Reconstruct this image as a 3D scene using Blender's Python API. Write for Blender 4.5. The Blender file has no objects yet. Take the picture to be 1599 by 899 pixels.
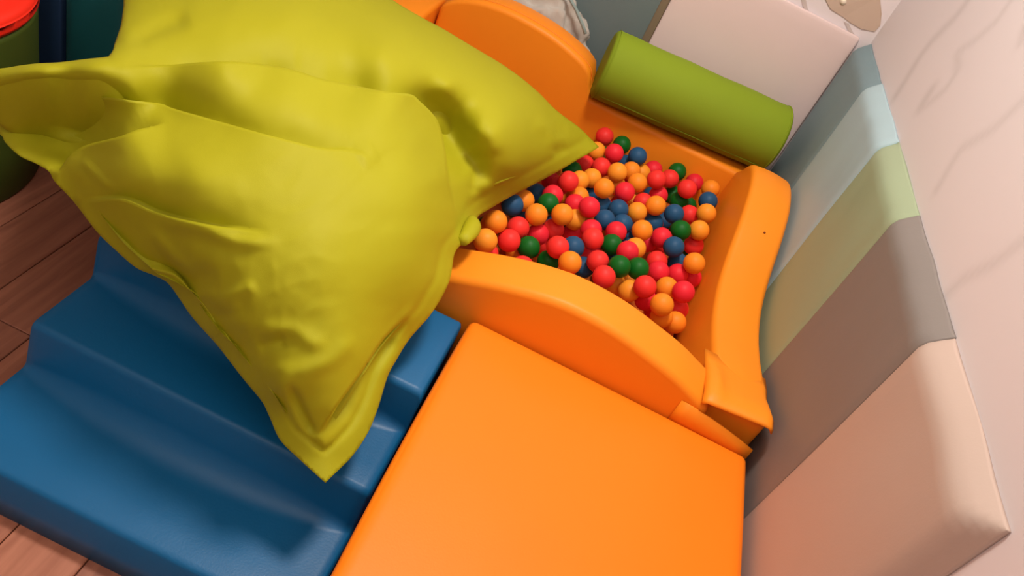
import bpy, bmesh, math, random
import numpy as np
from mathutils import Vector, Matrix, noise
from mathutils.geometry import delaunay_2d_cdt

SC = bpy.context.scene
COL = SC.collection
random.seed(7)

# ------------------------------------------------------------------ camera
cam_data = bpy.data.cameras.new('camera')
cam = bpy.data.objects.new('camera', cam_data)
COL.objects.link(cam)
cam_data.sensor_width = 36.0
cam_data.lens = 27.528
cam_data.clip_start = 0.02
Rv, Uv, Fv = Vector([0.893152, 0.276437, 0.35477]), Vector([-0.449751, 0.545688, 0.707071]), Vector([-0.001866, 0.79108, -0.61171])
cam.matrix_world = Matrix(((Rv.x, Uv.x, -Fv.x, 0.0), (Rv.y, Uv.y, -Fv.y, 0.0),
                           (Rv.z, Uv.z, -Fv.z, 1.35), (0, 0, 0, 1)))
SC.camera = cam

# ------------------------------------------------------------------ world, lights, exposure
world = bpy.data.worlds.new('room_world')
SC.world = world
world.use_nodes = True
world.node_tree.nodes['Background'].inputs[0].default_value = (1.0, 0.86, 0.74, 1)
world.node_tree.nodes['Background'].inputs[1].default_value = 0.05
SC.view_settings.view_transform = 'Standard'
SC.view_settings.look = 'None'
SC.view_settings.gamma = 1.0
SC.view_settings.exposure = 0.0


def area_light(name, loc, size, power, color, target=None):
    l = bpy.data.lights.new(name, 'AREA')
    l.shape = 'DISK'
    l.size = size
    l.energy = power
    l.color = color
    o = bpy.data.objects.new(name, l)
    o.location = loc
    if target is not None:
        o.rotation_euler = (Vector(target) - Vector(loc)).to_track_quat('-Z', 'Y').to_euler()
    COL.objects.link(o)
    return o


WARM = (1.0, 0.90, 0.81)
area_light('lamp_or_fill_light', (-0.08, 1.36, 2.42), 0.42, 37.0, WARM)
area_light('lamp_or_fill_light', (-0.05, -0.45, 2.42), 2.4, 25.0, WARM)  # soft fill added from the front, out of view


# ------------------------------------------------------------------ helpers
def link(o, parent=None):
    COL.objects.link(o)
    if parent is not None:
        o.parent = parent
        o.matrix_parent_inverse = parent.matrix_world.inverted()
    return o


def tag(o, label=None, cat=None, group=None, kind=None):
    if label: o['label'] = label
    if cat: o['category'] = cat
    if group: o['group'] = group
    if kind: o['kind'] = kind
    return o


def empty(name, loc):
    o = bpy.data.objects.new(name, None)
    o.empty_display_size = 0.1
    o.location = loc
    COL.objects.link(o)
    o.matrix_world = Matrix.Translation(loc)
    return o


def mesh_obj(name, verts, faces, mats, parent=None, smooth=True, mat_idx=None):
    me = bpy.data.meshes.new(name)
    me.from_pydata([tuple(v) for v in verts], [], faces)
    if not isinstance(mats, (list, tuple)):
        mats = [mats]
    for m in mats:
        me.materials.append(m)
    if mat_idx is not None:
        me.polygons.foreach_set('material_index', mat_idx)
    me.polygons.foreach_set('use_smooth', [smooth] * len(me.polygons))
    bm = bmesh.new()
    bm.from_mesh(me)
    bmesh.ops.recalc_face_normals(bm, faces=bm.faces)
    bm.to_mesh(me)
    bm.free()
    me.update()
    o = bpy.data.objects.new(name, me)
    return link(o, parent)


def lerp_tab(tab, s):
    """smooth (Catmull-Rom) interpolation in a table of (s, value)"""
    if s <= tab[0][0]: return tab[0][1]
    if s >= tab[-1][0]: return tab[-1][1]
    for i in range(len(tab) - 1):
        if tab[i][0] <= s <= tab[i + 1][0]:
            break
    x0, y0 = tab[i]; x1, y1 = tab[i + 1]
    m0 = (y1 - tab[i - 1][1]) / (x1 - tab[i - 1][0]) if i > 0 else (y1 - y0) / (x1 - x0)
    m1 = (tab[i + 2][1] - y0) / (tab[i + 2][0] - x0) if i + 2 < len(tab) else (y1 - y0) / (x1 - x0)
    h = x1 - x0; t = (s - x0) / h
    return ((2*t**3 - 3*t*t + 1)*y0 + (t**3 - 2*t*t + t)*h*m0 + (-2*t**3 + 3*t*t)*y1 + (t**3 - t*t)*h*m1)


def loft(name, loops, mats, parent=None, caps=True):
    n = len(loops[0])
    verts = [v for lp in loops for v in lp]
    faces = []
    for i in range(len(loops) - 1):
        for j in range(n):
            k = (j + 1) % n
            faces.append((i*n + j, i*n + k, (i+1)*n + k, (i+1)*n + j))
    if caps:
        faces.append(tuple(range(n)))
        faces.append(tuple((len(loops)-1)*n + j for j in range(n)))
    return mesh_obj(name, verts, faces, mats, parent)


def tube(name, pts, r, mat, parent=None, seg=8, closed=False):
    loops = []
    N = len(pts)
    pts = [Vector(p) for p in pts]
    prev = None
    for i, p in enumerate(pts):
        a = pts[max(i-1, 0)]; b = pts[min(i+1, N-1)]
        t = (b - a).normalized()
        if prev is None:
            u = t.orthogonal().normalized()
        else:
            u = (prev - t * prev.dot(t)).normalized()
        prev = u
        v = t.cross(u)
        loops.append([p + r*(math.cos(2*math.pi*k/seg)*u + math.sin(2*math.pi*k/seg)*v) for k in range(seg)])
    return loft(name, loops, mat, parent)


def rounded_box(name, lo, hi, r, mat, parent=None, bulge=0.0, seg=4, sub=10):
    """soft foam block: a box with rounded edges whose faces bulge a little"""
    bm = bmesh.new()
    lo = Vector(lo); hi = Vector(hi); d = hi - lo; c = (lo + hi) / 2
    n = sub
    bmesh.ops.create_cube(bm, size=1.0)
    bmesh.ops.subdivide_edges(bm, edges=bm.edges[:], cuts=n, use_grid_fill=True)
    for v in bm.verts:
        q = [v.co.x, v.co.y, v.co.z]
        # bunch the vertices towards the edges so that the rounding is well resolved
        for k in range(3):
            s = q[k] * 2
            q[k] = math.copysign(abs(math.sin(abs(s) * math.pi / 2)) ** 1.0, s)
        p = Vector((q[0]*d.x/2, q[1]*d.y/2, q[2]*d.z/2))
        inner = Vector([max(-(d[k]/2 - r), min(d[k]/2 - r, p[k])) for k in range(3)])
        off = p - inner
        if off.length > 1e-9:
            m = off / max(abs(off.x), abs(off.y), abs(off.z), 1e-9)
            p = inner + off.normalized() * min(r, r if off.length > 1e-9 else 0) * (max(abs(off.x), abs(off.y), abs(off.z)) / r)
        if bulge:
            w = [(1 - q[k]**2) for k in range(3)]
            for k in range(3):
                a, b = w[(k+1) % 3], w[(k+2) % 3]
                p[k] += math.copysign(1, q[k]) * abs(q[k])**3 * bulge * max(a, 0) * max(b, 0)
        v.co = p + c
    me = bpy.data.meshes.new(name)
    bm.normal_update()
    bm.to_mesh(me); bm.free()
    me.materials.append(mat)
    me.polygons.foreach_set('use_smooth', [True]*len(me.polygons))
    return link(bpy.data.objects.new(name, me), parent)


# ------------------------------------------------------------------ materials
def new_mat(name):
    m = bpy.data.materials.new(name)
    m.use_nodes = True
    nt = m.node_tree
    return m, nt, nt.nodes['Principled BSDF']


def vinyl(name, rgb, rough=0.42, var=0.05, bump=0.06, scale=260.0, spec=0.22):
    """leatherette: fine grain bump and faint large-scale colour variation"""
    m, nt, b = new_mat(name)
    N, L = nt.nodes, nt.links
    co = N.new('ShaderNodeTexCoord')
    n1 = N.new('ShaderNodeTexNoise'); n1.inputs['Scale'].default_value = 4.0; n1.inputs['Detail'].default_value = 4
    L.new(co.outputs['Object'], n1.inputs['Vector'])
    mx = N.new('ShaderNodeMix'); mx.data_type = 'RGBA'
    mx.inputs['A'].default_value = (*[c*(1-var) for c in rgb], 1)
    mx.inputs['B'].default_value = (*[min(1, c*(1+var)) for c in rgb], 1)
    L.new(n1.outputs['Fac'], mx.inputs['Factor'])
    L.new(mx.outputs['Result'], b.inputs['Base Color'])
    n2 = N.new('ShaderNodeTexNoise'); n2.inputs['Scale'].default_value = scale; n2.inputs['Detail'].default_value = 2
    L.new(co.outputs['Object'], n2.inputs['Vector'])
    n3 = N.new('ShaderNodeTexNoise'); n3.inputs['Scale'].default_value = 9.0; n3.inputs['Detail'].default_value = 2
    L.new(co.outputs['Object'], n3.inputs['Vector'])
    ad = N.new('ShaderNodeMath'); ad.operation = 'MULTIPLY_ADD'
    L.new(n3.outputs['Fac'], ad.inputs[0]); ad.inputs[1].default_value = 6.0
    L.new(n2.outputs['Fac'], ad.inputs[2])
    bp = N.new('ShaderNodeBump'); bp.inputs['Strength'].default_value = bump; bp.inputs['Distance'].default_value = 0.002
    L.new(ad.outputs[0], bp.inputs['Height'])
    L.new(bp.outputs['Normal'], b.inputs['Normal'])
    b.inputs['Roughness'].default_value = rough
    b.inputs['Specular IOR Level'].default_value = spec
    return m


def fabric(name, rgb, rough=0.75, bump=0.25, scale=900.0, wr=14.0):
    m = vinyl(name, rgb, rough, 0.06, bump, scale, 0.2)
    return m


def plain(name, rgb, rough=0.5, spec=0.4):
    m, nt, b = new_mat(name)
    b.inputs['Base Color'].default_value = (*rgb, 1)
    b.inputs['Roughness'].default_value = rough
    b.inputs['Specular IOR Level'].default_value = spec
    return m


M = {}
M['orange'] = vinyl('orange_vinyl', (0.93, 0.218, 0.008), 0.45)
M['orange_pit'] = vinyl('orange_pit_vinyl', (0.93, 0.278, 0.014), 0.45)
M['orange_seam'] = plain('orange_seam', (0.85, 0.24, 0.013), 0.55)
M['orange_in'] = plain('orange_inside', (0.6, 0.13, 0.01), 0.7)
M['red'] = vinyl('red_vinyl', (0.55, 0.012, 0.02), 0.5)
M['blue'] = vinyl('blue_vinyl', (0.002, 0.112, 0.28), 0.42, spec=0.35, bump=0.10)
M['green'] = vinyl('green_plush', (0.221, 0.311, 0.017), 0.7, scale=500, bump=0.2, spec=0.15)
M['lime'] = fabric('lime_cloth', (0.375, 0.36, 0.009), 0.6, 0.12)
M['white_pad'] = vinyl('white_pad', (0.771, 0.628, 0.611), 0.5, 0.03)
M['pad_teal'] = vinyl('dark_teal_pad', (0.198, 0.295, 0.328), 0.5)
M['pad_blue'] = vinyl('pale_blue_pad', (0.392, 0.544, 0.592), 0.5)
M['pad_olive'] = vinyl('olive_pad', (0.336, 0.416, 0.266), 0.5)
M['pad_brown'] = vinyl('brown_pad', (0.239, 0.213, 0.196), 0.5)
M['pad_beige'] = vinyl('beige_pad', (0.522, 0.405, 0.344), 0.5)
M['teal'] = vinyl('grey_teal_pad', (0.157, 0.204, 0.206), 0.55)
M['gap_brown'] = vinyl('brown_gap', (0.22, 0.17, 0.11), 0.6)
M['dark'] = vinyl('dark_teal_foam', (0.016, 0.140, 0.156), 0.5)
M['navy'] = vinyl('navy_foam', (0.02, 0.05, 0.12), 0.5)
M['stool_green'] = vinyl('stool_green', (0.055, 0.085, 0.012), 0.5)
M['stool_red'] = vinyl('stool_red', (0.95, 0.03, 0.012), 0.5)
M['cloth_grey'] = fabric('grey_cloth', (0.50, 0.47, 0.42), 0.85, 0.3)
M['cloth_teal'] = plain('teal_trim', (0.25, 0.33, 0.32), 0.8)
M['tan'] = plain('tan_tape', (0.56, 0.43, 0.34), 0.6)
M['strip'] = plain('grey_strip', (0.56, 0.49, 0.46), 0.6)
M['stud'] = plain('cream_stud', (0.85, 0.75, 0.6), 0.4)
M['lamp'] = plain('lamp_white', (0.8, 0.8, 0.78), 0.4)


def ball_mat(name, rgb, sss):
    m, nt, b = new_mat(name)
    b.inputs['Base Color'].default_value = (*rgb, 1)
    b.inputs['Roughness'].default_value = 0.48
    b.inputs['Specular IOR Level'].default_value = 0.2
    b.inputs['Subsurface Weight'].default_value = sss
    b.inputs['Subsurface Radius'].default_value = (0.012, 0.006, 0.003)
    b.inputs['Subsurface Scale'].default_value = 1.0
    return m


BM = {'r': [ball_mat('red_ball_plastic', (0.86, 0.036, 0.030), 0.0), ball_mat('crimson_ball_plastic', (0.82, 0.022, 0.040), 0.0)],
      'y': [ball_mat('orange_ball_plastic', (0.92, 0.27, 0.018), 0.0), ball_mat('amber_ball_plastic', (0.92, 0.32, 0.024), 0.0)],
      'b': [ball_mat('blue_ball_plastic', (0.018, 0.085, 0.19), 0.0)],
      'g': [ball_mat('green_ball_plastic', (0.004, 0.12, 0.012), 0.0)]}


def wood_mat(name, a, c):
    m, nt, b = new_mat(name)
    N, L = nt.nodes, nt.links
    co = N.new('ShaderNodeTexCoord'); mp = N.new('ShaderNodeMapping')
    mp.inputs['Scale'].default_value = (22, 1.6, 4)
    L.new(co.outputs['Object'], mp.inputs['Vector'])
    n = N.new('ShaderNodeTexNoise'); n.inputs['Scale'].default_value = 2.2; n.inputs['Detail'].default_value = 6
    n.inputs['Distortion'].default_value = 0.6
    L.new(mp.outputs['Vector'], n.inputs['Vector'])
    r = N.new('ShaderNodeValToRGB')
    r.color_ramp.elements[0].position = 0.3; r.color_ramp.elements[0].color = (*a, 1)
    r.color_ramp.elements[1].position = 0.72; r.color_ramp.elements[1].color = (*c, 1)
    L.new(n.outputs['Fac'], r.inputs['Fac'])
    L.new(r.outputs['Color'], b.inputs['Base Color'])
    b.inputs['Roughness'].default_value = 0.42
    return m


WOOD = [wood_mat('brown_plank', (0.30, 0.105, 0.060), (0.46, 0.18, 0.105)),
        wood_mat('red_brown_plank', (0.34, 0.12, 0.066), (0.50, 0.20, 0.118)),
        wood_mat('dark_plank', (0.25, 0.09, 0.054), (0.40, 0.155, 0.092))]


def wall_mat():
    """off-white paint with faint grey shadow streaks painted into its colour (attribute 'smear')"""
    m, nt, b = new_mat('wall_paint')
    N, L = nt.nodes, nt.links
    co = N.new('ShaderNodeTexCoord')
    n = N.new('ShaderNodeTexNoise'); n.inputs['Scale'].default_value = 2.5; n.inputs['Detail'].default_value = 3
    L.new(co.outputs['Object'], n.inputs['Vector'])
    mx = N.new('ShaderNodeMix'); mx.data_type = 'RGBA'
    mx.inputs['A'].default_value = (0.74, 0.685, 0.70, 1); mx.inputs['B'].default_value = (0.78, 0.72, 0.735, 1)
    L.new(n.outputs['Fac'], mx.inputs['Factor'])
    at = N.new('ShaderNodeAttribute'); at.attribute_name = 'shadow_streak'
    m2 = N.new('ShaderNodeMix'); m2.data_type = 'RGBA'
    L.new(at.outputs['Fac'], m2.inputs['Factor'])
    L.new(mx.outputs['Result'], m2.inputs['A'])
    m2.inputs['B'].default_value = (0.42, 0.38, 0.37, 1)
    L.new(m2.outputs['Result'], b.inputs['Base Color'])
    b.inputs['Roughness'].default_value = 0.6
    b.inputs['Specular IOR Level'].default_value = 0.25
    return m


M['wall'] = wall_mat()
M['ceiling'] = plain('ceiling_paint', (0.80, 0.76, 0.70), 0.8)

# ------------------------------------------------------------------ room shell
XR, YB, XL, YF, ZC = 0.642, 2.618, -2.6, -1.9, 2.5


def slab(name, lo, hi, mat, parent=None):
    v = [(x, y, z) for z in (lo[2], hi[2]) for y in (lo[1], hi[1]) for x in (lo[0], hi[0])]
    f = [(0, 2, 3, 1), (4, 5, 7, 6), (0, 1, 5, 4), (2, 6, 7, 3), (0, 4, 6, 2), (1, 3, 7, 5)]
    return mesh_obj(name, v, f, mat, parent, smooth=False)


floor = tag(slab('floor', (XL, YF, -0.06), (XR, YB, -0.012), WOOD[2]), kind='structure')
tag(slab('ceiling', (XL, YF, ZC), (XR, YB, ZC + 0.05), M['ceiling']), kind='structure')
tag(slab('wall_left', (XL - 0.05, YF, -0.06), (XL, YB, ZC), M['wall']), kind='structure')
tag(slab('wall_front', (XL, YF - 0.05, -0.06), (XR, YF, ZC), M['wall']), kind='structure')
tag(slab('wall_back', (XL, YB, -0.06), (XR, YB + 0.05, ZC), M['wall']), kind='structure')

# right wall: a grid, so that the painted branch-like shadows can be stored as an attribute
SHADOW_STREAKS = [[(2.096, 1.085), (2.094, 1.042), (2.13, 0.97), (2.128, 0.923), (2.106, 0.871), (2.091, 0.827)], [(1.865, 1.148), (1.854, 1.104), (1.886, 1.05), (1.928, 1.01), (1.849, 0.99), (1.836, 0.948), (1.879, 0.88)], [(1.906, 0.92), (1.893, 0.883)], [(1.494, 1.068), (1.509, 0.998), (1.562, 0.93), (1.541, 0.885), (1.52, 0.85)], [(1.712, 1.138), (1.676, 1.115)], [(1.163, 0.963), (1.177, 0.903), (1.211, 0.846), (1.212, 0.786)]]
ys = sorted(set([YF, -1.0, 0.0, 0.5] + [0.9 + 0.0125 * i for i in range(140)]))
ys = [y for y in ys if y < YB] + [YB]
zs = [-0.06, 0.4] + [0.75 + 0.0125 * i for i in range(36)] + [1.7, ZC]


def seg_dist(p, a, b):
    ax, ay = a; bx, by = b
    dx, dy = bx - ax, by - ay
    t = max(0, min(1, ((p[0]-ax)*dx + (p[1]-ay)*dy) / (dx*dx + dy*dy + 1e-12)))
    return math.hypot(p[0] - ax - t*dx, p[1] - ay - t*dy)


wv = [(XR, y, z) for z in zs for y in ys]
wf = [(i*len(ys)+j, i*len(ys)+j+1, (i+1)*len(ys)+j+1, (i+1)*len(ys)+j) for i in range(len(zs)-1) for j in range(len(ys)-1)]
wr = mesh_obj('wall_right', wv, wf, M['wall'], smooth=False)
sm = wr.data.attributes.new('shadow_streak', 'FLOAT', 'POINT')
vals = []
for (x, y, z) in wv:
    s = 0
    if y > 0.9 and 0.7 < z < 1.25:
        for k, st in enumerate(SHADOW_STREAKS):
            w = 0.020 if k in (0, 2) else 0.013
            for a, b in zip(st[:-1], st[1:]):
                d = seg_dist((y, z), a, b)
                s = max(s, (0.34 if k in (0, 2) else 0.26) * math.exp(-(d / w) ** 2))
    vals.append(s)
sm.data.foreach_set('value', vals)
tag(wr, kind='structure')
sol = wr.modifiers.new('thickness', 'SOLIDIFY'); sol.thickness = 0.05; sol.offset = -1
if wr.data.polygons[0].normal.x > 0:
    sol.offset = 1

# floor planks, each a piece of the floor
PW, PLEN = 0.128, 1.35
ncol = int((XR - XL) / PW) + 1
plank_mesh = {}
k = 0
for c in range(ncol):
    x0 = XL + c * PW; x1 = min(x0 + PW, XR)
    if x1 - x0 < 0.02 or x0 > -0.2 or x1 < -2.0:
        continue
    off = (c * 0.53) % PLEN
    y = -0.3 - off
    while y < YB:
        y0, y1 = max(y, -0.3), min(y + PLEN, YB)
        y += PLEN
        if y1 - y0 < 0.1:
            continue
        key = round(y1 - y0, 3)
        if key not in plank_mesh:
            w, l = PW - 0.0022, y1 - y0 - 0.0022
            b = 0.0015
            v = []
            for (i, zz) in ((0, -0.012), (0, -b), (b, 0.0)):
                v += [(-w/2+i, -l/2+i, zz), (w/2-i, -l/2+i, zz), (w/2-i, l/2-i, zz), (-w/2+i, l/2-i, zz)]
            f = [(8, 9, 10, 11)] + [(r*4+j, r*4+(j+1) % 4, (r+1)*4+(j+1) % 4, (r+1)*4+j) for r in range(2) for j in range(4)]
            me = bpy.data.meshes.new('plank'); me.from_pydata(v, [], f); me.materials.append(WOOD[0])
            plank_mesh[key] = me
        o = bpy.data.objects.new('plank', plank_mesh[key])
        COL.objects.link(o)
        o.parent = floor
        o.location = ((x0 + x1) / 2, (y0 + y1) / 2, 0)
        o.material_slots[0].link = 'OBJECT'
        o.material_slots[0].material = WOOD[random.choice((0, 0, 1, 1, 2))]
        k += 1

# ------------------------------------------------------------------ ball pit walls (foam beams with wavy tops)
def foam_beam(name, ss, width, top, along, mat, label, r=0.022, parent=None):
    """width(s) -> (a0 bottom, a1 bottom, a0 top, a1 top); top(s) -> height; along 'x' or 'y'"""
    s0, s1 = ss
    n = 72
    base = [s0 + (s1 - s0) * i / n for i in range(n + 1)]
    K = 5
    sections = []
    for i in range(K):
        a = math.pi / 2 * i / (K - 1)
        sections.append((s0 + r * (1 - math.cos(a)) * 1.0, r * (1 - math.sin(a))))
    for s in base:
        if s0 + r * 1.05 < s < s1 - r * 1.05:
            sections.append((s, 0.0))
    for i in range(K - 1, -1, -1):
        a = math.pi / 2 * i / (K - 1)
        sections.append((s1 - r * (1 - math.cos(a)), r * (1 - math.sin(a))))
    loops = []
    for s, ins in sections:
        a0, a1, b0, b1 = width(s)
        a0 += ins; b0 += ins; a1 -= ins; b1 -= ins
        zt = top(s) - ins
        prof = [(a0, 0.0), (a0 + (b0 - a0) * 0.5, zt * 0.5), (b0, zt - r)]
        for q in range(1, 6):
            t = math.pi / 2 * q / 6
            prof.append((b0 + r - r * math.cos(t), zt - r + r * math.sin(t)))
        for q in range(0, 5):
            t = q / 4
            prof.append((b0 + r + (b1 - b0 - 2 * r) * t, zt + 0.004 * math.sin(math.pi * t)))
        for q in range(5, 0, -1):
            t = math.pi / 2 * q / 6
            prof.append((b1 - r + r * math.cos(t), zt - r + r * math.sin(t)))
        prof += [(b1, zt - r), (a1 + (b1 - a1) * 0.5, zt * 0.5), (a1, 0.0)]
        if along == 'x':
            loops.append([(s, a, z) for a, z in prof])
        else:
            loops.append([(a, s, z) for a, z in prof])
    o = loft(name, loops, mat, parent)
    return o


def rim_seam(parent, ss, fixed, top, along, r=0.0018, dz=-0.001):
    n = 50
    pts = []
    for i in range(n + 1):
        s = ss[0] + (ss[1] - ss[0]) * i / n
        z = top(s) + dz
        pts.append((s, fixed, z) if along == 'x' else (fixed, s, z))
    return tube('seam', pts, r, M['orange_seam'], parent, 6)


FT = [(-0.70, 0.30), (-0.45, 0.29), (-0.25, 0.315), (-0.15, 0.350), (-0.10, 0.370), (-0.05, 0.389), (0.0, 0.405), (0.06, 0.42),
      (0.11, 0.428), (0.18, 0.428), (0.24, 0.421), (0.30, 0.408), (0.37, 0.390), (0.43, 0.366), (0.47, 0.350)]
front_top = lambda s: lerp_tab(FT, s)
fw = empty('pit_wall', (-0.13, 1.28, 0))
tag(fw, 'orange foam pit wall with arched rim behind the flat orange block', 'pit wall', 'foam walls of the ball pit')
foam_beam('foam_body', (-0.70, 0.466), lambda s: (1.222, 1.342, 1.222, 1.342), front_top, 'x', M['orange_pit'], '', 0.018, fw)
rim_seam(fw, (-0.66, 0.43), 1.2242, lambda s: front_top(s) - 0.014, 'x')
# vinyl tab that sticks out to the right, towards the wall mat
tabv = []
for (x, z1, y) in ((0.405, 0.345, 1.2215), (0.43, 0.345, 1.2195), (0.47, 0.341, 1.2185), (0.51, 0.334, 1.2180), (0.55, 0.325, 1.2180), (0.584, 0.314, 1.2195)):
    tabv += [(x, y, 0.265), (x, y - 0.0025, (0.265 + z1)/2), (x, y - 0.001, z1)]
tabf = [(i*3+j, (i+1)*3+j, (i+1)*3+j+1, i*3+j+1) for i in range(5) for j in range(2)]
tb = mesh_obj('fastening_tab', tabv, tabf, M['orange_pit'], fw)
so = tb.modifiers.new('thickness', 'SOLIDIFY'); so.thickness = 0.003; so.offset = 0

RT = [(1.235, 0.365), (1.32, 0.360), (1.40, 0.350), (1.50, 0.332), (1.60, 0.321), (1.70, 0.324), (1.77, 0.338), (1.85, 0.370), (1.95, 0.420), (2.05, 0.455),
      (2.13, 0.463), (2.19, 0.458), (2.24, 0.44), (2.30, 0.39), (2.36, 0.35)]
right_top = lambda s: lerp_tab(RT, s)
rw = empty('pit_wall', (0.52, 1.8, 0))
tag(rw, 'orange foam pit wall with dipping S-shaped top against the striped wall mat', 'pit wall', 'foam walls of the ball pit')
foam_beam('foam_body', (1.248, 2.36), lambda s: (0.443, 0.590, 0.462, 0.590), right_top, 'y', M['orange_pit'], '', 0.018, rw)
rim_seam(rw, (1.27, 2.33), 0.589, lambda s: right_top(s) - 0.014, 'y')
# loose front end of the cover: a lip that overhangs the recessed foam
lipv = []
NX = 16
for i in range(NX + 1):
    u = i / NX
    x = 0.439 + 0.1505 * u
    zf = 0.373 + 0.016 * u                                   # front edge of the lip
    crease = 0.010 * math.exp(-((u - 0.16) / 0.10) ** 2)     # ridge of the pulled corner
    drop = 0.012 * max(0, (u - 0.9) / 0.1) ** 2 + 0.006 * max(0, (0.06 - u) / 0.06)
    lipv += [(x, 1.42, right_top(1.42) - 0.004), (x, 1.37, right_top(1.37) + 0.0015 + crease * 0.3 - drop * 0.5),
             (x, 1.33, right_top(1.33) + 0.0045 + crease * 0.9 - drop), (x, 1.29, 0.5 * (right_top(1.29) + 0.005 + zf) + crease - drop),
             (x, 1.25, zf + 0.002 + crease * 0.5 - drop), (x, 1.2245, zf - drop), (x, 1.2185, zf - 0.005 - drop)]
lipf = [(i*7+j, (i+1)*7+j, (i+1)*7+j+1, i*7+j+1) for i in range(NX) for j in range(6)]
lp = mesh_obj('cover_flap', lipv, lipf, M['orange_pit'], rw)
so = lp.modifiers.new('thickness', 'SOLIDIFY'); so.thickness = 0.003; so.offset = 0
mark = tube('dark_mark', [(0.531, 1.923, right_top(1.923) + 0.0045), (0.534, 1.926, right_top(1.926) + 0.0048)], 0.0028, plain('dark_mark', (0.2, 0.05, 0.01)), rw, 8)

BT = [(-0.72, 0.36), (-0.66, 0.370), (-0.61, 0.395), (-0.56, 0.435), (-0.50, 0.460), (-0.44, 0.473), (-0.38, 0.478), (-0.30, 0.476), (-0.22, 0.466), (-0.13, 0.442),
      (-0.088, 0.418), (-0.076, 0.392), (-0.066, 0.350), (-0.055, 0.343), (0.1, 0.343), (0.6, 0.343)]
back_top = lambda s: lerp_tab(BT, s)
bw = empty('pit_wall', (-0.06, 2.42, 0))
tag(bw, 'orange foam pit wall with tall arch left of the green bolster', 'pit wall', 'foam walls of the ball pit')
foam_beam('foam_body', (-0.605, 0.590), lambda s: (2.362, 2.482, 2.362, 2.482), back_top, 'x', M['orange_pit'], '', 0.018, bw)
rim_seam(bw, (-0.57, 0.0), 2.385, lambda s: back_top(s) + 0.002, 'x')

lw = empty('pit_wall', (-0.66, 1.8, 0))
tag(lw, 'orange foam pit wall mostly hidden under the lime cushion, end showing by the seam', 'pit wall', 'foam walls of the ball pit')
foam_beam('foam_body', (1.345, 2.482), lambda s: (-0.735, -0.612, -0.735, -0.612), lambda s: lerp_tab([(1.34, 0.31), (1.9, 0.33), (2.2, 0.385), (2.48, 0.395)], s), 'y', M['orange_pit'], '', 0.018, lw)

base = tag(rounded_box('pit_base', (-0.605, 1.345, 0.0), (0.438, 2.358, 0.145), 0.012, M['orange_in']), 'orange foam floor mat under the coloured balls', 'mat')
base.name = 'floor_mat'

# ------------------------------------------------------------------ flat orange block with red sides
blk = empty('foam_block', (0.27, 0.88, 0))
tag(blk, 'flat square foam block, plain orange top and red sides, beside the blue steps', 'foam block')
rounded_box('cover_top', (-0.048, 0.560, 0.262), (0.584, 1.212, 0.300), 0.016, M['orange'], blk, bulge=0.004, sub=22)
tag(rounded_box('side_cover', (-0.050, 0.558, 0.0), (0.586, 1.213, 0.272), 0.016, M['red'], blk, bulge=0.0, sub=14), 'red side cover')

# ------------------------------------------------------------------ blue foam steps
stp = empty('foam_steps', (-0.39, 0.9, 0))
tag(stp, 'glossy blue foam staircase of three treads partly under the lime cushion', 'foam steps')
SX0, SX1 = -0.712, -0.066


def arc(c, r, a0, a1, n):
    return [(c[0] + r*math.cos(math.radians(a0 + (a1-a0)*i/n)), c[1] + r*math.sin(math.radians(a0 + (a1-a0)*i/n))) for i in range(n+1)]


def step_profile(f):
    """(y, z) outline; f = 0 at the ends, 1 in the middle, where the cover is stretched into the corners"""
    rf = 0.012 + 0.050 * f
    rr = 0.014
    p = [(0.583, 0.0), (0.585, 0.05)]
    p += arc((0.598 + rr, 0.095 - rr), rr, 172, 90, 5)
    p += [(0.66, 0.0945)]
    p += arc((0.789 - rf, 0.094 + rf), rf, -90, -8, 9)
    p += arc((0.802 + rr, 0.190 - rr), rr, 172, 90, 5)
    p += [(0.86, 0.1895)]
    p += arc((0.965 - rf, 0.189 + rf), rf, -90, -8, 9)
    p += arc((0.975 + rr, 0.285 - rr), rr, 172, 90, 5)
    p += [(1.10, 0.287), (1.19, 0.285)]
    p += arc((1.206 - rr, 0.285 - rr), rr, 80, 0, 4)
    p += [(1.206, 0.0)]
    return p


loops = []
for i in range(41):
    u = i / 40
    x = SX0 + (SX1 - SX0) * u
    loops.append([(x, y, z - 0.004 * math.sin(math.pi * u) * (z > 0.05)) for (y, z) in step_profile(math.sin(math.pi * u) ** 0.7)])
# rounded flanks
first = [(x - 0.0, y, z) for x, y, z in loops[0]]


def shrink(lp, dx, k):
    cy = sum(p[1] for p in lp) / len(lp)
    out = []
    for p in lp:
        out.append((p[0] + dx, p[1] + (0.006 if p[1] < cy else -0.004) * k, max(0, p[2] - 0.008 * k)))
    return out


loops = [shrink(loops[0], -0.006, 1.0), shrink(loops[0], -0.003, 0.35)] + loops + [shrink(loops[-1], 0.003, 0.35), shrink(loops[-1], 0.006, 1.0)]
loft('step_body', loops, M['blue'], stp)
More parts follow.
